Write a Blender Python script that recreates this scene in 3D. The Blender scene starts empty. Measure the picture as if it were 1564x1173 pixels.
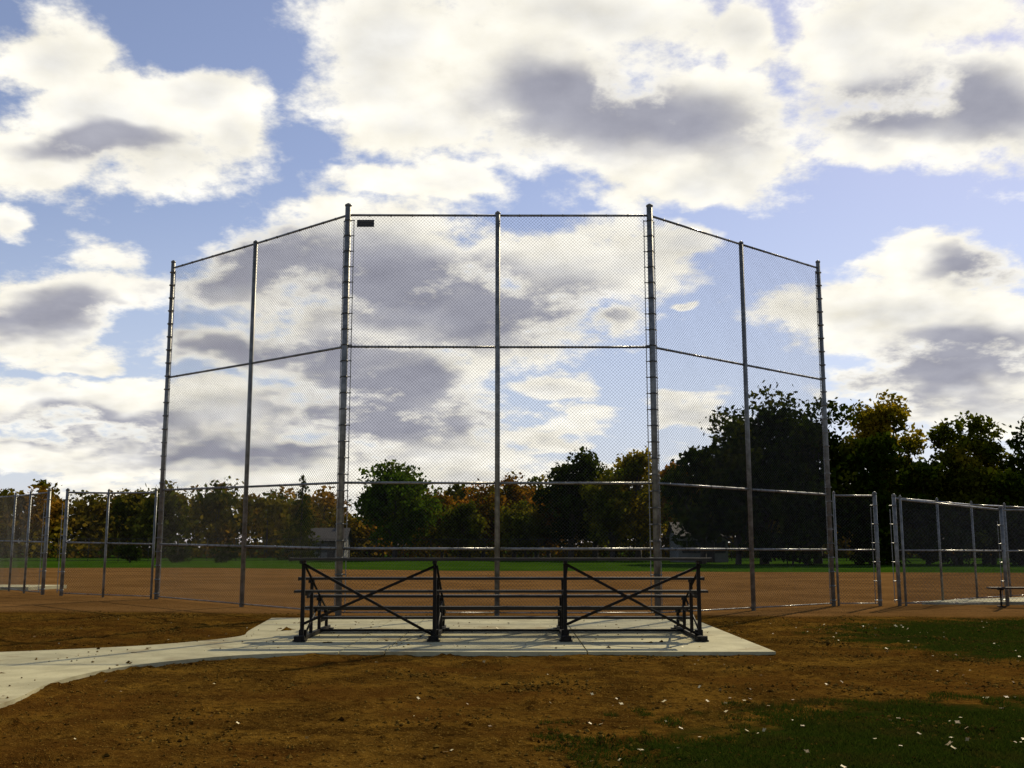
import bpy, math, random
import numpy as np
from mathutils import noise as mn, Vector
random.seed(7); rng=np.random.default_rng(7)
scene=bpy.context.scene
scene.view_settings.view_transform='Standard'
scene.view_settings.look='None'
scene.view_settings.exposure=0

# ------------------------------------------------------------------ helpers
def smooth(t):
    t=max(0.,min(1.,t)); return t*t*(3-2*t)
def g(x,y):
    """gentle lie of the land around the backstop"""
    s=smooth((y-16)/12)*(1-smooth((y-50)/50))
    return s*(min(.3,.018*max(0,-x-3))-min(.08,.006*max(0,x-3)))

class MB:
    def __init__(s): s.v=[]; s.f=[]; s.sm=[]
    def tube(s,p,q,r,n=8,r2=None,cap=True):
        p=Vector(p); q=Vector(q); d=(q-p)
        if d.length<1e-6: return
        d.normalize(); a=Vector((0,0,1)) if abs(d.z)<.9 else Vector((1,0,0))
        u=d.cross(a).normalized(); w=d.cross(u); r2=r if r2 is None else r2
        b=len(s.v)
        for k in range(n):
            t=2*math.pi*k/n; o=u*math.cos(t)+w*math.sin(t)
            s.v.append(tuple(p+o*r)); s.v.append(tuple(q+o*r2))
        for k in range(n):
            k2=(k+1)%n
            s.f.append((b+2*k,b+2*k+1,b+2*k2+1,b+2*k2)); s.sm.append(n>5)
        if cap:
            s.f.append(tuple(b+2*k for k in range(n))); s.sm.append(False)
            s.f.append(tuple(b+2*k+1 for k in reversed(range(n)))); s.sm.append(False)
    def box(s,c,d,rx=0):
        b=len(s.v); cx,cy,cz=c
        for sx in(-1,1):
            for sy in(-1,1):
                for sz in(-1,1):
                    y=sy*d[1]/2; z=sz*d[2]/2
                    s.v.append((cx+sx*d[0]/2, cy+y*math.cos(rx)-z*math.sin(rx), cz+y*math.sin(rx)+z*math.cos(rx)))
        for q in((0,1,3,2),(4,6,7,5),(0,4,5,1),(2,3,7,6),(0,2,6,4),(1,5,7,3)):
            s.f.append(tuple(b+i for i in q)); s.sm.append(False)
    def poly(s,pts):
        b=len(s.v); s.v+= [tuple(p) for p in pts]; s.f.append(tuple(range(b,b+len(pts)))); s.sm.append(False)
    def obj(s,name,mat,parent=None):
        me=bpy.data.meshes.new(name); me.from_pydata(s.v,[],s.f)
        me.polygons.foreach_set('use_smooth',s.sm); me.materials.append(mat); me.update()
        o=bpy.data.objects.new(name,me); scene.collection.objects.link(o)
        if parent: o.parent=parent
        return o
def np_obj(name,V,F,mat,parent=None,smoothf=False):
    me=bpy.data.meshes.new(name)
    n=F.shape[1]
    me.vertices.add(len(V)); me.vertices.foreach_set('co',np.asarray(V,dtype=np.float32).ravel())
    me.loops.add(F.size); me.loops.foreach_set('vertex_index',F.astype(np.int32).ravel())
    me.polygons.add(len(F)); me.polygons.foreach_set('loop_start',np.arange(0,F.size,n,dtype=np.int32))
    me.polygons.foreach_set('use_smooth',np.full(len(F),smoothf))
    me.update(calc_edges=True); me.validate(); me.materials.append(mat)
    o=bpy.data.objects.new(name,me); scene.collection.objects.link(o)
    if parent: o.parent=parent
    return o
def empty(name,loc=(0,0,0)):
    o=bpy.data.objects.new(name,None); o.location=loc; scene.collection.objects.link(o); return o

class NT:
    def __init__(s,tree): s.t=tree; s.n=tree.nodes; s.l=tree.links
    def new(s,ty,**k):
        n=s.n.new(ty)
        for a,b in k.items(): setattr(n,a,b)
        return n
    def inp(s,sock,v):
        if isinstance(v,bpy.types.NodeSocket): s.l.new(v,sock)
        elif v is not None: sock.default_value=v
    def m(s,op,a,b=None,c=None,clamp=False):
        n=s.new('ShaderNodeMath',operation=op,use_clamp=clamp); s.inp(n.inputs[0],a)
        if b is not None: s.inp(n.inputs[1],b)
        if c is not None: s.inp(n.inputs[2],c)
        return n.outputs[0]
    def vm(s,op,a,b=None,out=0,c=None):
        n=s.new('ShaderNodeVectorMath',operation=op); s.inp(n.inputs[0],a)
        if b is not None: s.inp(n.inputs[1],b)
        if c is not None: s.inp(n.inputs[2],c)
        return n.outputs[out]
    def sst(s,v,a,b,o0=0.,o1=1.):
        n=s.new('ShaderNodeMapRange',interpolation_type='SMOOTHSTEP'); s.inp(n.inputs[0],v)
        n.inputs[1].default_value=a; n.inputs[2].default_value=b; n.inputs[3].default_value=o0; n.inputs[4].default_value=o1
        return n.outputs[0]
    def mix(s,f,a,b,bt='MIX'):
        n=s.new('ShaderNodeMix',data_type='RGBA',blend_type=bt); s.inp(n.inputs[0],f)
        for i,v in((6,a),(7,b)):
            if isinstance(v,(tuple,list)) and len(v)==3: v=(*v,1)
            s.inp(n.inputs[i],v)
        return n.outputs[2]
    def noise(s,vec,scale,detail=4,rough=.5,out=0,dist=0):
        n=s.new('ShaderNodeTexNoise'); s.inp(n.inputs['Vector'],vec); n.inputs['Scale'].default_value=scale
        n.inputs['Detail'].default_value=detail; n.inputs['Roughness'].default_value=rough; n.inputs['Distortion'].default_value=dist
        return n.outputs[out]
    def comb(s,x,y,z):
        n=s.new('ShaderNodeCombineXYZ')
        for i,v in enumerate((x,y,z)): s.inp(n.inputs[i],v)
        return n.outputs[0]
def mat(name):
    m=bpy.data.materials.new(name); m.use_nodes=True; t=NT(m.node_tree)
    b=t.n['Principled BSDF']; return m,t,b
def obpos(t): return t.new('ShaderNodeNewGeometry').outputs['Position']
def metal(name,c1,c2,metallic,rough,scale=6,spec=.5):
    m,t,b=mat(name); p=obpos(t); n=t.noise(p,scale,2,.6)
    t.inp(b.inputs['Base Color'],t.mix(t.sst(n,.35,.7),c1,c2)); b.inputs['Metallic'].default_value=metallic
    b.inputs['Specular IOR Level'].default_value=spec
    t.inp(b.inputs['Roughness'],t.m('MULTIPLY_ADD',n,.3,rough-.15)); return m

# ------------------------------------------------------------------ world
SUN_EL=math.radians(38); SUN_AZ=math.radians(30)
w=bpy.data.worlds.new("World"); scene.world=w; w.use_nodes=True
T=NT(w.node_tree); bg=T.n['Background']
sky=T.new('ShaderNodeTexSky',sky_type='NISHITA'); sky.sun_disc=False; sky.sun_elevation=SUN_EL; sky.sun_rotation=SUN_AZ
sky.air_density=1.0; sky.dust_density=.25; sky.ozone_density=2.5
D=T.new('ShaderNodeTexCoord').outputs['Generated']
sep=T.new('ShaderNodeSeparateXYZ'); T.inp(sep.inputs[0],D); dx,dy,dz=sep.outputs
dyc=T.m('MAXIMUM',dy,.08)
s_=T.m('DIVIDE',dx,dyc); t_=T.m('DIVIDE',dz,dyc)
den=T.m('ADD',T.m('MAXIMUM',dz,0.),.3)
q=T.comb(T.m('DIVIDE',dx,den),T.m('DIVIDE',dy,den),.7)
wn=T.noise(q,4.,3.5,.6,out=1); wn=T.vm('SUBTRACT',wn,(.5,.5,.5)); wn=T.vm('MULTIPLY',wn,(.12,.10,0))
st=T.vm('ADD',T.comb(s_,t_,0.),wn)
def field(tab,k=.12):
    acc=None
    for (a,b,ra,rb) in tab:
        r=T.vm('LENGTH',T.vm('MULTIPLY_ADD',st,(1/ra,1/rb,0),c=(-a/ra,-b/rb,0)),out=1)
        acc=r if acc is None else T.m('SMOOTH_MIN',acc,r,k)
    return T.m('SUBTRACT',1.,acc)
clouds=[(-.396,.412,.165,.07),(-.479,.489,.08,.055),(-.474,.392,.12,.05),(-.292,.447,.055,.04),(-.27,.412,.045,.04),
(-.121,.504,.11,.11),(-.106,.419,.085,.05),(.012,.468,.19,.09),(.110,.405,.18,.065),(.227,.378,.07,.045),(.08,.539,.2,.05),
(.197,.447,.08,.055),(.175,.357,.06,.025),(.239,.532,.05,.05),(.36,.50,.11,.09),(.419,.419,.12,.05),(.487,.447,.09,.08),
(.447,.54,.16,.04),(.357,.39,.05,.02),(-.431,.244,.10,.05),(-.461,.211,.11,.035),(-.497,.317,.03,.02),(-.42,.176,.04,.01),
(-.086,.351,.12,.028),(-.246,.277,.085,.045),(-.257,.25,.08,.045),(-.117,.277,.17,.07),(.044,.277,.14,.055),(-.052,.224,.19,.05),
(.107,.224,.045,.035),(.154,.297,.055,.025),(-.275,.192,.07,.028),(-.147,.172,.13,.05),(-.115,.121,.12,.05),(-.399,.134,.16,.025),
(-.285,.121,.13,.04),(-.396,.09,.2,.03),(-.208,.083,.2,.04),(-.08,.083,.1,.03),(.043,.153,.05,.024),(.036,.112,.055,.018),
(.411,.277,.12,.035),(.363,.231,.12,.04),(.439,.211,.13,.055),(.422,.16,.14,.035),(.182,.134,.06,.02),(.479,.134,.08,.04),(.178,.237,.014,.009),
(.0,.045,.5,.035)]
darks=[(.045,.447,.10,.05),(.123,.426,.15,.05),(.38,.44,.09,.045),(.465,.447,.10,.06),(-.265,.264,.11,.05),(-.091,.25,.17,.045),
(-.001,.231,.15,.042),(-.225,.188,.15,.04),(-.14,.134,.14,.05),(-.46,.224,.10,.03),(.418,.176,.14,.035),(.46,.277,.08,.025),
(-.43,.115,.15,.018),(-.25,.09,.15,.018),(.33,.134,.1,.02),(-.41,.40,.09,.014)]
F=T.m('MAXIMUM',field(clouds),-.7)
fb=T.noise(q,5.,7,.64); fb2=T.noise(T.vm('ADD',q,(0,.05,0)),5.,3,.55)
gen=T.m('MULTIPLY_ADD',T.noise(q,1.6,1,.5),4.,-2.9)
front=T.sst(dy,.5,.72)
Fm=T.m('ADD',T.m('MULTIPLY',F,front),T.m('MULTIPLY',gen,T.m('SUBTRACT',1.,front)))
fbig=T.noise(q,15.,4,.62)
dens=T.m('MULTIPLY_ADD',T.m('SUBTRACT',fb,.5),2.2,Fm)
dens=T.m('MULTIPLY_ADD',T.m('SUBTRACT',fbig,.5),.8,dens)
M=T.sst(dens,-.16,.34)
Dk=T.m('MAXIMUM',field(darks,.15),-.6)
lf=T.noise(q,4.5,2,.45)
Dk=T.m('MULTIPLY_ADD',T.m('SUBTRACT',lf,.5),1.0,Dk)
Dk=T.m('MULTIPLY_ADD',T.m('SUBTRACT',fbig,.5),.25,Dk)
Dk=T.m('MULTIPLY',T.sst(Dk,-.3,.65),T.sst(dens,.1,.6))
emb=T.m('MULTIPLY',T.m('SUBTRACT',fb,fb2),T.m('MULTIPLY_ADD',Dk,-.5,.8))
thick=T.sst(T.m('MULTIPLY_ADD',T.m('SUBTRACT',lf,.5),2.5,dens),.2,1.3,0,.6)
cl=T.mix(thick,(1.05,1.01,.90),(.64,.64,.64))
cl=T.mix(Dk,cl,(.37,.375,.44))
cl=T.vm('ADD',cl,T.comb(emb,emb,emb))
cl=T.vm('MAXIMUM',cl,(.28,.28,.34))
skc=T.mix(1.,sky.outputs[0],(.128,.105,.104),'MULTIPLY')
haze=T.sst(t_,.0,.40,.65,.06)
skc=T.mix(haze,skc,(.60,.67,.80))
fin=T.mix(M,skc,cl)
T.inp(bg.inputs[0],fin); bg.inputs[1].default_value=1.0

sd=bpy.data.lights.new('sun','SUN'); sd.energy=4.0; sd.angle=math.radians(.5); sd.color=(1,.87,.63)
so=bpy.data.objects.new('sun',sd); so.rotation_euler=(-(math.pi/2-SUN_EL),0,-SUN_AZ); so.location=(30,60,60); scene.collection.objects.link(so)

# ------------------------------------------------------------------ camera
cd=bpy.data.cameras.new('camera'); cd.sensor_width=36; cd.lens=36.83; cd.clip_end=6000; cd.clip_start=.1
co=bpy.data.objects.new('camera',cd); co.location=(0,0,1.5); co.rotation_euler=(math.radians(98.85),0,0)
scene.collection.objects.link(co); scene.camera=co

# ------------------------------------------------------------------ ground
E1=(11,17.5,5.5,5.3); E2=(5.2,5.0,5.3,5.8)
def inE(x,y,E): return 1-math.hypot((x-E[0])/E[2],(y-E[1])/E[3])
def dirt_amp(x,y):
    return (1-smooth((y-20)/5))*(1-smooth((abs(x)-13)/2))
def ghz(x,y):
    z=g(x,y); a=dirt_amp(x,y)
    if a>0:
        p=Vector((x,y,0))
        n=mn.noise(p*1.1)*.02+mn.noise(p*3.1)*.018+mn.noise(p*8)*.015
        c=mn.noise(p*1.6+Vector((9,3,1)))
        n+=max(0,c-.2)*.13*abs(mn.noise(p*11))*2
        z+=a*n
    return z
def axis(lo,hi,step,far,k=1.22):
    a=list(np.arange(lo,hi+1e-6,step)); s=step; x=hi
    while x<far: s*=k; x+=s; a.append(x)
    s=step; x=lo; b=[]
    while x>-far: s*=k; x-=s; b.append(x)
    return b[::-1]+a
xs=axis(-11,11,.06,2500); ys=axis(4.5,24,.06,3000)
V=np.array([(x,y,ghz(x,y)) for y in ys for x in xs]); nx=len(xs); ny=len(ys)
i=np.arange(nx-1)[None,:]+np.arange(ny-1)[:,None]*nx; i=i.ravel()
Fq=np.stack([i,i+1,i+nx+1,i+nx],1)
m,t,b=mat('ground_soil_and_turf'); P=obpos(t)
sp=t.new('ShaderNodeSeparateXYZ'); t.inp(sp.inputs[0],P); X,Y,Z=sp.outputs
n1=t.noise(P,1.3,6,.6); n2=t.noise(P,9,6,.65); n3=t.noise(P,45,3,.7); n0=t.noise(P,.35,4,.6)
nd=t.noise(t.vm('MULTIPLY',P,(.7,1.5,1)),1.0,6,.65)
dirt=t.mix(t.sst(n1,.35,.68),(.062,.030,.005),(.155,.080,.011))
dirt=t.mix(t.sst(nd,.54,.66,0,.75),dirt,(.035,.016,.003))
dirt=t.mix(t.sst(n2,.45,.7),dirt,(.026,.012,.002))
dirt=t.mix(t.sst(n3,.56,.75),dirt,(.34,.21,.045))
reds=t.sst(n0,.45,.62,0,.5); dirt=t.mix(reds,dirt,(.09,.036,.006))
infield=t.mix(t.sst(n0,.35,.65),(.14,.072,.022),(.20,.105,.034))
infield=t.mix(t.sst(n2,.5,.8),infield,(.12,.056,.016))
n4=t.noise(P,.12,5,.6)
turf=t.mix(t.sst(n4,.35,.65),(.022,.055,.004),(.038,.082,.006))
turf=t.mix(t.sst(n2,.5,.75),turf,(.04,.05,.006))
yj=t.m('MULTIPLY_ADD',t.m('SUBTRACT',n0,.5),1.5,Y)
col=t.mix(t.sst(yj,23.2,24.4),dirt,infield)
# skinned infield ends in an arc
rr=t.vm('LENGTH',t.comb(t.m('MULTIPLY',X,.55),Y,0.),out=1)
rr=t.m('MULTIPLY_ADD',t.m('SUBTRACT',n0,.5),2.,rr)
col=t.mix(t.sst(rr,67,68.5),col,turf)
def ell(E):
    d=t.vm('LENGTH',t.vm('MULTIPLY',t.vm('SUBTRACT',P,(E[0],E[1],0)),(1/E[2],1/E[3],0)),out=1)
    d=t.m('MULTIPLY_ADD',t.m('SUBTRACT',n1,.5),.7,d); return t.sst(d,.85,1.08,1,0)
gd=t.mix(t.sst(n2,.4,.65),(.016,.028,.003),(.032,.028,.005))
em=t.m('MAXIMUM',ell(E1),ell(E2)); col=t.mix(em,col,gd)
t.inp(b.inputs['Base Color'],col); b.inputs['Roughness'].default_value=1; b.inputs['Specular IOR Level'].default_value=0
bp=t.new('ShaderNodeBump'); bp.inputs['Strength'].default_value=1.; bp.inputs['Distance'].default_value=.05
t.inp(bp.inputs['Height'],t.m('ADD',n2,t.m('MULTIPLY',n3,.5))); t.inp(b.inputs['Normal'],bp.outputs[0])
np_obj('ground',V,Fq,m,smoothf=True)

# ------------------------------------------------------------------ concrete pad + path
m,t,b=mat('concrete'); P=obpos(t)
n1=t.noise(P,1.5,6,.6); n2=t.noise(P,30,4,.7)
c=t.mix(t.sst(n1,.3,.7),(.36,.325,.18),(.52,.475,.27)); c=t.mix(t.sst(n2,.55,.75),c,(.28,.23,.11))
d=t.noise(P,.8,5,.7); c=t.mix(t.sst(d,.54,.70,0,.65),c,(.18,.11,.03))
t.inp(b.inputs['Base Color'],c); b.inputs['Roughness'].default_value=.85; b.inputs['Specular IOR Level'].default_value=.2
bp=t.new('ShaderNodeBump'); bp.inputs['Strength'].default_value=.3; bp.inputs['Distance'].default_value=.01; t.inp(bp.inputs['Height'],n2); t.inp(b.inputs['Normal'],bp.outputs[0])
concrete=m
import bmesh
def slab(name,pts,z0,z1,cuts=()):
    bm=bmesh.new(); vs=[bm.verts.new((x,y,z1)) for x,y in pts]; f=bm.faces.new(vs)
    r=bmesh.ops.extrude_face_region(bm,geom=[f]); 
    for v in [e for e in r['geom'] if isinstance(e,bmesh.types.BMVert)]: v.co.z=z0
    bmesh.ops.recalc_face_normals(bm,faces=bm.faces)
    bmesh.ops.triangulate(bm,faces=[f for f in bm.faces if len(f.verts)>4])
    me=bpy.data.meshes.new(name); bm.to_mesh(me); me.materials.append(concrete)
    o=bpy.data.objects.new(name,me); scene.collection.objects.link(o); return o
pad=empty('concrete_pad')
for k,(a,bx) in enumerate(((-2.42,-1.8),(-1.78,1.05),(1.07,3.7))):
    for j,(ya,yb) in enumerate(((15.1,18.6),(18.62,22.3))):
        o=slab(f'slab_{k}_{j}',[(a,ya),(bx,ya),(bx,yb),(a,yb)],-.2,.05); o.parent=pad
def curve(pts,n=5):
    """Catmull-Rom through the path's edge points"""
    out=[]
    for k in range(len(pts)-1):
        p0=pts[max(0,k-1)];p1=pts[k];p2=pts[k+1];p3=pts[min(len(pts)-1,k+2)]
        for j in range(n):
            u=j/n
            out.append(tuple(.5*((2*p1[a])+(-p0[a]+p2[a])*u+(2*p0[a]-5*p1[a]+4*p2[a]-p3[a])*u*u+(-p0[a]+3*p1[a]-3*p2[a]+p3[a])*u**3) for a in(0,1)))
    out.append(pts[-1]); return out
up=curve([(-5.0,22.3),(-4.65,19),(-4.5,17.8),(-4.95,16.8),(-5.7,15.95),(-7.2,15.1),(-9,14.4),(-11,14.0),(-14,13.8)])
lo=curve([(-5.3,4),(-4.95,7),(-4.8,10.1),(-5.0,11.7),(-4.85,13.1),(-4.2,14.2),(-3.4,14.85),(-2.44,15.1)])
slab('concrete_path',[(-2.44,22.3)]+up+[(-14,9.5),(-9.5,4)]+lo,-.2,.046)
slab('dugout_slab',[(11.2,29.2),(17.5,29.6),(17.5,33.4),(12.1,30.2)],-.25,.02)
slab('side_walk',[(-30,31.5),(-14.6,32.2),(-14.2,34.0),(-30,36)],-.1,.31)

# ------------------------------------------------------------------ materials
galv=metal('galvanised_steel',(.14,.14,.12),(.25,.25,.22),.35,.45)
galvw=metal('galvanised_wire',(.05,.05,.043),(.09,.09,.08),.15,.7,spec=.2)
railm=metal('galvanised_rail',(.16,.16,.14),(.26,.26,.24),.5,.3)
darkst=metal('dark_painted_steel',(.006,.005,.003),(.016,.011,.006),0,.6,spec=.2)
alu=metal('seat_planks',(.018,.015,.008),(.036,.030,.018),0,.55,3,spec=.3)
ofm=metal('weathered_fence_steel',(.03,.03,.025),(.06,.06,.05),0,.8,spec=.1)

# ------------------------------------------------------------------ chain link
def chain(mb,p0,p1,z0,z1,sp=.055,r=.0026,seg=.5,n=3):
    p0=Vector((p0[0],p0[1],0)); p1=Vector((p1[0],p1[1],0)); L=(p1-p0).length; dr=(p1-p0)/L
    nr=Vector((-dr.y,dr.x,0)); b0=g(p0.x,p0.y); b1=g(p1.x,p1.y); H=z1-z0; step=sp*math.sqrt(2)
    def pt(u,z,o):
        wv=.012*math.sin(u*2.3+z*1.7)+.008*math.sin(u*5.1-z*3.3)
        v=p0+dr*u+nr*(o+wv); return (v.x,v.y,z0+z+b0+(b1-b0)*u/L)
    for fam in(0,1):
        c=(-H if fam==0 else 0)+step/2; cmax=L if fam==0 else L+H
        while c<cmax:
            if fam==0: za=max(0,-c); zb=min(H,L-c)
            else: za=max(0,c-L); zb=min(H,c)
            if zb>za+.01:
                k=max(1,int((zb-za)/seg)); zz=[za+(zb-za)*i/k for i in range(k+1)]
                for a_,b_ in zip(zz[:-1],zz[1:]):
                    ua=c+a_ if fam==0 else c-a_; ub=c+b_ if fam==0 else c-b_
                    o=.002 if fam==0 else -.002
                    mb.tube(pt(ua,a_,o),pt(ub,b_,o),r,n,cap=False)
            c+=step
def post(mb,x,y,h,r,n=12):
    z=g(x,y); mb.tube((x,y,z-.3),(x,y,z+h),r,n)
    mb.tube((x,y,z+h),(x,y,z+h+.03),r*1.15,n); mb.tube((x,y,z+h+.03),(x,y,z+h+.07),r*1.15,n,r2=r*.3)
def rail(mb,p,q_,z,r,za=None):
    za=z if za is None else za
    mb.tube((p[0],p[1],g(*p)+z),(q_[0],q_[1],g(*q_)+za),r,8)
def ties(mb,p,q_,z,r,step=.45):
    L=math.hypot(q_[0]-p[0],q_[1]-p[1]); n=int(L/step)
    for k in range(1,n):
        f=k/n; x=p[0]+(q_[0]-p[0])*f; y=p[1]+(q_[1]-p[1])*f; d=((q_[0]-p[0])/L*.012,(q_[1]-p[1])/L*.012)
        zz=g(x,y)+z
        mb.tube((x-d[0],y-d[1],zz),(x+d[0],y+d[1],zz),r*1.22,6)
def bands(mb,x,y,h,r,tx,ty,step=.37):
    """brace bands round a terminal post and the tension bar beside it"""
    z=g(x,y); k=.15
    while k<h:
        mb.tube((x,y,z+k-.014),(x,y,z+k+.014),r*1.16,10)
        mb.tube((x,y,z+k),(x+tx*(r+.09),y+ty*(r+.09),z+k),.013,5)
        k+=step
    mb.tube((x+tx*(r+.07),y+ty*(r+.07),z+.08),(x+tx*(r+.07),y+ty*(r+.07),z+h-.25),.011,5)

A=(-9.56,28.7);B=(-6.6,26.1);C=(-3.83,23.6);Cm=(-.33,23.6);Dp=(3.22,23.6);Ep=(5.85,25.9);Gp=(8.47,28.15)
bs=empty('backstop')
mp=MB()
post(mp,*C,9.38,.072); post(mp,*Dp,9.38,.072); post(mp,*Cm,9.2,.057)
post(mp,*B,9.18,.057); post(mp,*Ep,9.18,.057); post(mp,*A,9.32,.057); post(mp,*Gp,9.32,.057)
mp.obj('posts',galv,bs)
mr=MB(); mt=MB()
for p,q_ in((A,B),(B,C),(C,Cm),(Cm,Dp),(Dp,Ep),(Ep,Gp)):
    for z in(9.16,6.03,2.92,1.46,.07):
        rail(mr,p,q_,z,.028 if z>.1 else .014)
        if z>1.2: ties(mt,p,q_,z,.028)
mr.obj('rails',railm,bs)
for (x,y),dirs in((C,((1,0),(-.74,.67))),(Dp,((1*-1,0),(.75,.65))),(A,((.74,-.67),)),(Gp,((-.75,-.65),))):
    for d in dirs: bands(mt,x,y,9.3,.07,*d)
mt.obj('bands_and_ties',galv,bs)
mc=MB()
for p,q_ in((A,C),(C,Dp),(Dp,Gp)): chain(mc,p,q_,.04,9.15)
mc.obj('chain_link_fabric',galvw,bs)

sg=empty('small_sign')
ms=MB(); ms.box((-3.41,23.53,8.95),(.40,.012,.17)); ms.obj('plate',metal('sign_paint',(.012,.012,.010),(.025,.022,.018),.1,.5),sg)
ms=MB(); ms.box((-3.41,23.52,8.985),(.33,.006,.018)); ms.box((-3.43,23.52,8.945),(.27,.006,.014)); ms.box((-3.40,23.52,8.91),(.31,.006,.012))
ms.obj('lettering',metal('sign_lettering',(.08,.07,.04),(.12,.10,.06),0,.6),sg)

def fence(name,pts,hs,thick=(),mesh=True,sp=.06,rm=1.46):
    e=empty(name); a=MB(); bb=MB(); cc=MB()
    for k,p in enumerate(pts): post(a,*p,hs[k],.05 if k in thick else .032,10)
    for k in range(len(pts)-1):
        p,q_=pts[k],pts[k+1]
        rail(bb,p,q_,hs[k]-.05,.026,hs[k+1]-.05); rail(bb,p,q_,rm,.022); rail(bb,p,q_,.07,.012)
        ties(a,p,q_,rm,.024,.6)
        if mesh: chain(cc,p,q_,.04,min(hs[k],hs[k+1])-.06,sp)
    for k in thick: bands(a,*pts[k],hs[k]-.1,.05,-1,0,.5)
    a.obj('posts',galv,e); bb.obj('rails',railm,e); cc.obj('chain_link_fabric',galvw,e); return e
fence('chain_link_fence',[(-9.72,28.75),(-11.15,29.1),(-12.5,29.6)],[2.9,2.88,2.9],thick=(2,))
fence('chain_link_fence',[(-13.15,29.9),(-13.95,30.5),(-14.9,31.6),(-17.5,34.5),(-22,39)],[2.9,2.85,2.85,2.85,2.85],thick=(0,))
fence('chain_link_fence',[(8.62,28.2),(9.75,28.3)],[2.95,2.95],thick=(1,))
# dugout enclosure
fence('dugout_fence',[(10.3,28.4),(12.1,30.0),(13.9,31.9),(15.6,33.4),(17.6,35.2),(22,39)],[2.9,2.88,2.88,2.9,2.9,2.9],thick=(0,))
fence('dugout_fence',[(10.45,28.35),(13.4,28.9),(16.5,29.1)],[2.86,2.62,2.62],thick=(1,),sp=.08)
# outfield fence
e=empty('outfield_fence'); a=MB(); bb=MB(); cc=MB(); R=118
pts=[(x,118-abs(x)**1.6*.012) for x in range(-84,90,3)]
for p in pts: a.tube((p[0],p[1],-.2),(p[0],p[1],2.4),.035,6)
for p,q_ in zip(pts[:-1],pts[1:]):
    for z in(2.38,1.2,.1): bb.tube((p[0],p[1],z),(q_[0],q_[1],z),.025,4,cap=False)
    chain(cc,p,q_,.1,2.35,.30,.008,1.5)
a.obj('posts',ofm,e); bb.obj('rails',ofm,e); cc.obj('chain_link_fabric',ofm,e)

# ------------------------------------------------------------------ bleacher
bl=empty('bleacher'); fr=MB(); se=MB(); br=MB()
fx=[-3.3,-1.22,.84,2.95]; z0=.052
seats=[(1.31,16.78),(.99,17.55),(.67,18.32),(.42,19.05)]; foots=[(.80,17.12),(.50,17.95),(.29,18.62)]
for k,x in enumerate(fx):
    fr.box((x,16.86,z0+.64),(.055,.06,1.2)); fr.box((x,17.6,z0+.50),(.05,.05,.9)); fr.box((x,18.34,z0+.33),(.05,.05,.56)); fr.box((x,19.05,z0+.2),(.05,.05,.34))
    fr.box((x,17.95,z0+.035),(.07,2.7,.06))                     # skid
    for z,y in seats: fr.box((x,y,z-.045),(.05,.30,.045))
    for z,y in foots: fr.box((x,y+.0,z-.042),(.045,.6,.042))
    fr.tube((x+.03,16.9,.12),(x+.03,18.3,.62),.018,6); fr.tube((x+.03,16.85,1.2),(x+.03,19.0,.36),.02,6)
    for y in(16.72,19.2): fr.box((x,y,z0+.012),(.2,.16,.022))
for z,y in seats:
    se.box(((fx[0]+fx[3])/2,y,z),(6.62,.25,.042)); 
    for s in(-1,1): se.box(((fx[0]+fx[3])/2+s*3.315,y,z-.002),(.02,.262,.056))
for z,y in foots:
    se.box(((fx[0]+fx[3])/2,y-.065,z),(6.6,.125,.038)); se.box(((fx[0]+fx[3])/2,y+.075,z),(6.6,.125,.038))
for a_,b_ in((0,1),(2,3)):
    br.tube((fx[a_],16.81,1.24),(fx[b_],16.81,.13),.024,6); br.tube((fx[a_],16.775,.3),(fx[b_],16.775,1.20),.024,6)
br.tube((fx[0],18.3,.1),(fx[3],18.3,.1),.022,6)
for x in fx: br.box((x,16.68,z0+.05),(.16,.1,.07)); br.box((x,16.95,z0+.1),(.12,.08,.12))
fr.obj('support_frames',darkst,bl); se.obj('seat_and_foot_planks',alu,bl); br.obj('cross_braces',darkst,bl)

# players bench
pb=empty('players_bench'); a=MB()
gz=g(14,28)
for z,y in((.5,28.1),(.5,28.26)): a.box((14.3,y,gz+z),(3.4,.14,.04))
for x in(12.9,14.3,15.7):
    a.tube((x,28.18,gz-.05),(x,28.18,gz+.48),.025,8); a.tube((x,28.0,gz+.46),(x,28.36,gz+.46),.02,6); a.tube((x,27.95,gz+.02),(x,28.41,gz+.02),.02,6)
a.obj('bench',darkst,pb)

# ------------------------------------------------------------------ clods, leaves, grass
def visible(x,y): return abs(x)<y*.56+1.0
def on_conc(x,y):
    return (-5.1<x<3.85 and 15.0<y<22.4) or (x<-4.2 and y<22 and (x<-4.7 and y<16.3 or y>15.5 and x<-4.2 and y<16.2))
octv=np.array([(1,0,0),(-1,0,0),(0,1,0),(0,-1,0),(0,0,1),(0,0,-1)],float); octf=np.array([(0,2,4),(2,1,4),(1,3,4),(3,0,4),(2,0,5),(1,2,5),(3,1,5),(0,3,5)])
vv=[];ff=[];k=0
while k<12000:
    y=rng.uniform(5.5,24); x=rng.uniform(-11,12)
    if not visible(x,y): continue
    if on_conc(x,y) and rng.random()>.06: continue
    c=mn.noise(Vector((x*.9,y*.9,3)))
    if rng.random()>.35+c: continue
    s=rng.uniform(.005,.015)*(1+max(0,c)*1.3)
    if rng.random()<.02: s*=1.8
    zo=.05 if on_conc(x,y) else ghz(x,y)
    o=octv*s*rng.uniform(.6,1.3,(6,3))*np.array((1.2,1.2,.7)); a=rng.uniform(0,6.28); R=np.array([[math.cos(a),-math.sin(a),0],[math.sin(a),math.cos(a),0],[0,0,1]])
    vv.append(o@R.T+np.array((x,y,zo+s*.2))); ff.append(octf+6*k); k+=1
m,t,b=mat('soil_clod'); r=t.new('ShaderNodeNewGeometry').outputs['Random Per Island']
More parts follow.
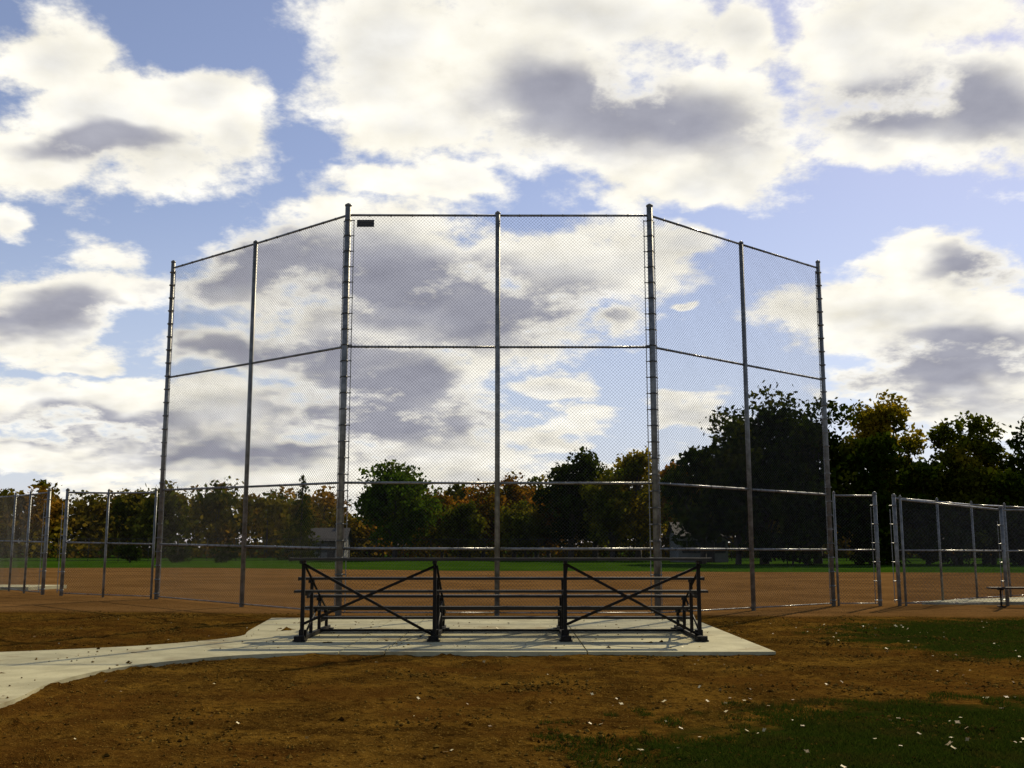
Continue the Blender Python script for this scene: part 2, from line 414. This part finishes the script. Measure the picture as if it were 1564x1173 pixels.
t.inp(b.inputs['Base Color'],t.mix(r,(.035,.016,.003),(.22,.125,.022))); b.inputs['Roughness'].default_value=1; b.inputs['Specular IOR Level'].default_value=0
np_obj('soil_clods',np.concatenate(vv),np.concatenate(ff),m)

# grass blades
def blades(n,E,xmax,h):
    out=[]
    k=0
    while k<n:
        x=rng.uniform(E[0]-E[2]*1.1,xmax); y=rng.uniform(E[1]-E[3],E[1]+E[3]*1.05)
        if y<6 or not visible(x,y): continue
        e=inE(x,y,E); c=mn.noise(Vector((x*1.4,y*1.4,0)))*.35+mn.noise(Vector((x*4,y*4,5)))*.25
        if e+c*.7<.0 or rng.random()>.6+c*1.2+e: continue
        out.append((x,y,ghz(x,y))); k+=1
    return np.array(out)
pts=np.concatenate([blades(90000,E2,8,1),blades(50000,E1,13.5,1)])
n=len(pts); hgt=rng.uniform(.012,.05,n)*rng.uniform(.6,1.2,n); an=rng.uniform(0,6.283,n); wd=rng.uniform(.0022,.0045,n)*(1+pts[:,1]/25)
ln=rng.normal(0,.03,(n,2))
dxy=np.stack([np.cos(an)*wd,np.sin(an)*wd,np.zeros(n)],1)
V=np.empty((n,3,3)); V[:,0]=pts-dxy; V[:,1]=pts+dxy; V[:,2]=pts+np.stack([ln[:,0],ln[:,1],hgt],1); V[:,:2,2]-=.01
m=bpy.data.materials.new('grass_blades'); m.use_nodes=True; t=NT(m.node_tree); t.n.remove(t.n['Principled BSDF'])
r=t.new('ShaderNodeNewGeometry'); c=t.mix(r.outputs['Random Per Island'],(.018,.034,.003),(.055,.075,.008))
c=t.mix(t.sst(t.noise(r.outputs['Position'],1.2,3),.50,.70,0,.75),c,(.075,.052,.012))
df=t.new('ShaderNodeBsdfDiffuse'); t.inp(df.inputs[0],c); tr=t.new('ShaderNodeBsdfTranslucent'); t.inp(tr.inputs[0],c)
mx=t.new('ShaderNodeMixShader'); mx.inputs[0].default_value=.3; t.l.new(df.outputs[0],mx.inputs[1]); t.l.new(tr.outputs[0],mx.inputs[2]); t.l.new(mx.outputs[0],t.n['Material Output'].inputs[0])
np_obj('grass',V.reshape(-1,3),np.arange(3*n).reshape(-1,3),m)

# fallen leaves
mb=MB(); k=0
while k<430:
    zone=rng.random()
    if zone<.45: x=rng.uniform(0,7.5); y=rng.uniform(7,11)
    elif zone<.65: x=rng.uniform(5,13); y=rng.uniform(12,22)
    else: x=rng.uniform(-8,11); y=rng.uniform(6,22)
    if not visible(x,y): continue
    if zone<.45 and rng.random()>inE(x,y,E2)*1.0+.35: continue
    s=rng.uniform(.008,.022)*(1.35 if rng.random()<.15 else 1); z=ghz(x,y)+.012+(.02 if inE(x,y,E2)>.1 or inE(x,y,E1)>.1 else 0)+(.05 if on_conc(x,y) else 0); a=rng.uniform(0,6.28); tl=rng.uniform(-.9,.9)
    pts_=[]
    for j,rr_ in enumerate((1.5,.7,1.1,.6,1.2,.7,1.1,.6)):
        an_=a+j*math.pi/4; pts_.append((x+math.cos(an_)*s*rr_,y+math.sin(an_)*s*rr_,z+tl*s*math.cos(an_-a+1)*rr_))
    mb.poly(pts_); k+=1
m,t,b=mat('fallen_leaf'); r=t.new('ShaderNodeNewGeometry').outputs['Random Per Island']
t.inp(b.inputs['Base Color'],t.mix(t.sst(r,.2,.9),(.22,.12,.02),(.68,.56,.26))); b.inputs['Roughness'].default_value=.6
mb.obj('fallen_leaves',m)

# ------------------------------------------------------------------ trees
def leafmat(name,cols,scale=.25,trans=.3):
    m=bpy.data.materials.new(name); m.use_nodes=True; t=NT(m.node_tree); t.n.remove(t.n['Principled BSDF'])
    gn=t.new('ShaderNodeNewGeometry'); nz=t.noise(gn.outputs['Position'],scale,2,.6)
    c=t.mix(t.sst(nz,.38,.52),cols[0],cols[1]); c=t.mix(t.sst(nz,.52,.66),c,cols[2])
    rr_=gn.outputs['Random Per Island']; vv_=t.m('MULTIPLY_ADD',rr_,.9,.55)
    c=t.vm('MULTIPLY',c,t.comb(vv_,vv_,vv_))
    df=t.new('ShaderNodeBsdfDiffuse'); t.inp(df.inputs[0],c); tr=t.new('ShaderNodeBsdfTranslucent'); t.inp(tr.inputs[0],c)
    mx=t.new('ShaderNodeMixShader'); mx.inputs[0].default_value=trans; t.l.new(df.outputs[0],mx.inputs[1]); t.l.new(tr.outputs[0],mx.inputs[2]); t.l.new(mx.outputs[0],t.n['Material Output'].inputs[0])
    return m
bark=metal('bark',(.03,.022,.015),(.06,.045,.03),0,.9,3)
def leafquads(P,size):
    n=len(P); a=rng.normal(size=(n,3)); a/=np.linalg.norm(a,axis=1)[:,None]; b=rng.normal(size=(n,3)); b-=a*(a*b).sum(1)[:,None]; b/=np.linalg.norm(b,axis=1)[:,None]
    s=(size*rng.uniform(.5,1.3,n))[:,None]; s2=s*rng.uniform(.45,.9,n)[:,None]
    V=np.stack([P-a*s,P-b*s2*.9+a*s*.2,P+a*s,P+b*s2],1); return V.reshape(-1,3)
def crown_pts(cx,cy,zb,h,w_,nl,n,lobe=.3,top=1.0):
    rz=(h-zb)/2; rx=w_/2; cz=zb+rz; L=[]
    for k in range(nl):
        d=rng.normal(size=3); d/=np.linalg.norm(d); f=rng.uniform(.35,.82)
        taper=1-.25*max(0,d[2])*top
        lr=rng.uniform(.6,1.25)*lobe*min(rx,rz)
        L.append((np.array((d[0]*rx*f*taper,d[1]*rx*f*taper,cz+d[2]*rz*f)),lr))
    P=[]
    for c_,lr in L:
        m_=int(n/nl*rng.uniform(.7,1.2)); d=rng.normal(size=(m_,3)); d/=np.linalg.norm(d,axis=1)[:,None]
        rad=lr*rng.uniform(.25,1.,m_)**.45*(1+.25*np.sin(d[:,0]*5+c_[2])*np.cos(d[:,1]*6))*rng.uniform(.8,1.3,m_)
        P.append(c_+d*rad[:,None]*np.array((1.1,1.1,.85))+np.array((cx,cy,0)))
    return np.concatenate(P),L
def tree(name,x,y,h,w_,zb,mt_,n=6000,size=.3,nl=30,lobe=.34,top=1.):
    e=empty(name,(x,y,0)); P,L=crown_pts(0,0,zb,h,w_,nl,n,lobe,top)
    V=leafquads(P,size); np_obj('foliage',V,np.arange(len(V)).reshape(-1,4),mt_,e)
    mb=MB(); r=h*.022; cz=zb+(h-zb)*.55
    mb.tube((0,0,-.3),(0.1,0,zb+.5),r*1.25,8,r2=r); mb.tube((.1,0,zb+.5),(0,.1,cz+(h-cz)*.5),r,8,r2=r*.3)
    for c_,lr in L[:18]:
        z=zb+.3+rng.random()*(max(.1,c_[2]-zb))*.55
        mid=((c_[0])*.5,(c_[1])*.5,(z+c_[2])/2+.2)
        mb.tube((.05,0,z),mid,r*.4,5,r2=r*.25); mb.tube(mid,tuple(c_),r*.25,5,r2=r*.07)
    mb.obj('trunk_and_limbs',bark,e); return e
green=leafmat('leaves_green',((.035,.07,.003),(.06,.10,.004),(.09,.115,.007)),trans=.42)
dark=leafmat('leaves_dark_green',((.012,.022,.001),(.028,.042,.002),(.065,.065,.004)),trans=.35)
yellow=leafmat('leaves_yellow',((.09,.09,.005),(.24,.18,.009),(.38,.26,.013)),trans=.5)
rust=leafmat('leaves_rust',((.08,.07,.004),(.18,.09,.006),(.28,.12,.010)),trans=.45)
olive=leafmat('leaves_olive',((.05,.065,.003),(.10,.105,.005),(.18,.14,.008)),trans=.45)

tree('maple_tree',-13.3,120,11.8,10.4,1.2,green,10000,.26,44)
for x,y,h,w_,mt_ in((-8.5,128,8.8,8,rust),(-3.5,126,9.4,8,rust),(.2,130,11.2,7.5,rust),(4.2,124,9,7,rust),(-6,122,7.2,7,olive),(1.5,121,7.2,7,olive),(3.0,133,11.2,6,olive)):
    tree('autumn_tree',x,y,h,w_,.3,mt_,4800,.26,30)
tree('oak_tree',6.6,120,13.5,8.8,1.0,dark,6500,.27,36); tree('oak_tree',9.6,123,13.6,7,1.2,olive,6000,.26,32)
tree('autumn_tree',14.0,118,14.6,9,.8,yellow,7500,.25,42,.3); tree('autumn_tree',10.8,115,10.6,7,.5,olive,5000,.26,30)
tree('autumn_tree',18.3,116,13.8,5.8,1.5,rust,3200,.24,26,.3)
# big dark group at the right
tree('oak_tree',22.8,96,17.5,11.8,1.0,dark,14500,.25,64,.3); tree('oak_tree',28.2,98,17.1,9.8,1.0,dark,11500,.25,54,.3)
tree('oak_tree',17.6,98,12.2,7.5,.6,dark,7000,.27,34); tree('oak_tree',20.0,94,11.0,7.5,.4,dark,6500,.27,30)
tree('elm_tree',25.5,92,9.5,9,.4,dark,6500,.27,30); tree('elm_tree',32.0,93,12,8,.4,dark,7000,.27,32)
tree('poplar_tree',35.6,100,18.2,8.4,2.5,yellow,10500,.24,60,.26); tree('elm_tree',37.2,95,10.0,7.5,.4,dark,6000,.27,30)
tree('poplar_tree',41.2,98,15.0,5.6,1.5,olive,6000,.24,40,.3); tree('poplar_tree',44.2,99,16.0,5.6,1.5,olive,6000,.24,40,.3); tree('elm_tree',42.6,94,10,8,.4,dark,6000,.27,28)
tree('elm_tree',48.3,97,14.6,6.6,1.0,dark,7000,.26,38); tree('elm_tree',53.5,98,13,8,.8,dark,6000,.27,30)
# spruce
def spruce(x,y,h,w_):
    e=empty('spruce_tree',(x,y,0)); P=[]
    for k in range(26):
        z=.6+(h-.6)*k/26; R_=w_/2*(1-k/27)**.9; nb=max(4,int(11*(1-k/30)))
        for j in range(nb):
            a=rng.uniform(0,6.28); rl=R_*rng.uniform(.7,1.15); u=rng.uniform(0,1,int(26*(1-k/34)))**.7
            P.append(np.stack([np.cos(a)*rl*u,np.sin(a)*rl*u,z-u*rl*.28+rng.normal(0,.07,len(u))],1)+rng.normal(0,.09,(len(u),3)))
    V=leafquads(np.concatenate(P),.19); np_obj('foliage',V,np.arange(len(V)).reshape(-1,4),dark,e)
    mb=MB(); mb.tube((0,0,-.2),(0,0,h),.18,8,r2=.02); mb.obj('trunk',bark,e)
spruce(-25.9,130,10.5,6.4)
# distant wood
tl=leafmat('leaves_distant_mixed',((.06,.07,.006),(.14,.105,.009),(.22,.11,.011)),scale=.09,trans=.45)
P=[];mb=MB()
for k in range(160):
    x=-115+230*k/159+rng.normal(0,1); y=rng.uniform(150,175)
    h=rng.uniform(10.2,12.2)*(1.0 if x<0 else 1.1)
    if -27<x<-20: h*=.55
    p,_=crown_pts(x,y,.2,h,rng.uniform(6.5,9.5),16,950,.4); P.append(p)
    mb.tube((x,y,-.2),(x,y,h*.7),.16,5,r2=.05)
P.append(np.stack([rng.uniform(-120,120,16000),rng.uniform(146,176,16000),rng.uniform(0,1,16000)*6],1))
P.append(np.stack([rng.uniform(-120,120,16000),rng.uniform(146,176,16000),rng.uniform(0,1,16000)*2.2],1))
V=leafquads(np.concatenate(P),.40); e=empty('tree_line'); np_obj('foliage',V,np.arange(len(V)).reshape(-1,4),tl,e); mb.obj('trunks',bark,e)
for x,w_,h in((-37.5,3.6,2.0),(-32.8,3.4,1.8),(-28,3.4,1.9)): tree('shrub',x,104,h,w_,.02,dark,1200,.14,14,.45)
for x,w_ in((24,8),(31,8),(38,8),(45,8),(52,8)): tree('shrub',x,91,3.6,w_+1,.02,dark,3000,.22,22,.5)

# ------------------------------------------------------------------ houses
wallm=metal('white_siding',(.15,.15,.135),(.20,.20,.18),0,.7,1); roofm=metal('shingle_roof',(.04,.036,.03),(.07,.06,.05),0,.9,4); glass=metal('window_glass',(.02,.025,.03),(.04,.045,.05),0,.3)
def house(x,y,w_,d,h,rh):
    e=empty('white_house',(x,y,0)); a=MB(); a.box((0,0,h/2),(w_,d,h)); a.poly([(-w_/2,-d/2,h),(-w_/2,d/2,h),(-w_/2,0,h+rh)]); a.poly([(w_/2,-d/2,h),(w_/2,d/2,h),(w_/2,0,h+rh)]); a.obj('walls',wallm,e)
    a=MB(); o=.4; s=rh/(d/2)
    for sg_ in(-1,1):
        p=[(-w_/2-o,sg_*(d/2+o),h-o*s+.02),(w_/2+o,sg_*(d/2+o),h-o*s+.02),(w_/2+o,0,h+rh+.02),(-w_/2-o,0,h+rh+.02)]
        a.poly(p); a.poly([(q[0],q[1],q[2]+.15) for q in p])
    a.box((w_*.25,.5,h+rh),(.6,.6,1.2)); a.obj('roof',roofm,e)
    a=MB()
    for k in(-.32,-.1,.34): a.box((w_*k,-d/2-.03,h*.58),(1.1,.06,1.2))
    a.obj('windows',glass,e); a=MB(); a.box((w_*.12,-d/2-.04,1.05),(1,.07,2.1)); a.obj('door',roofm,e)
house(-24.5,143,4.5,5,2.4,1.5); house(19.3,110,5,6,2.6,1.3)
print('done')
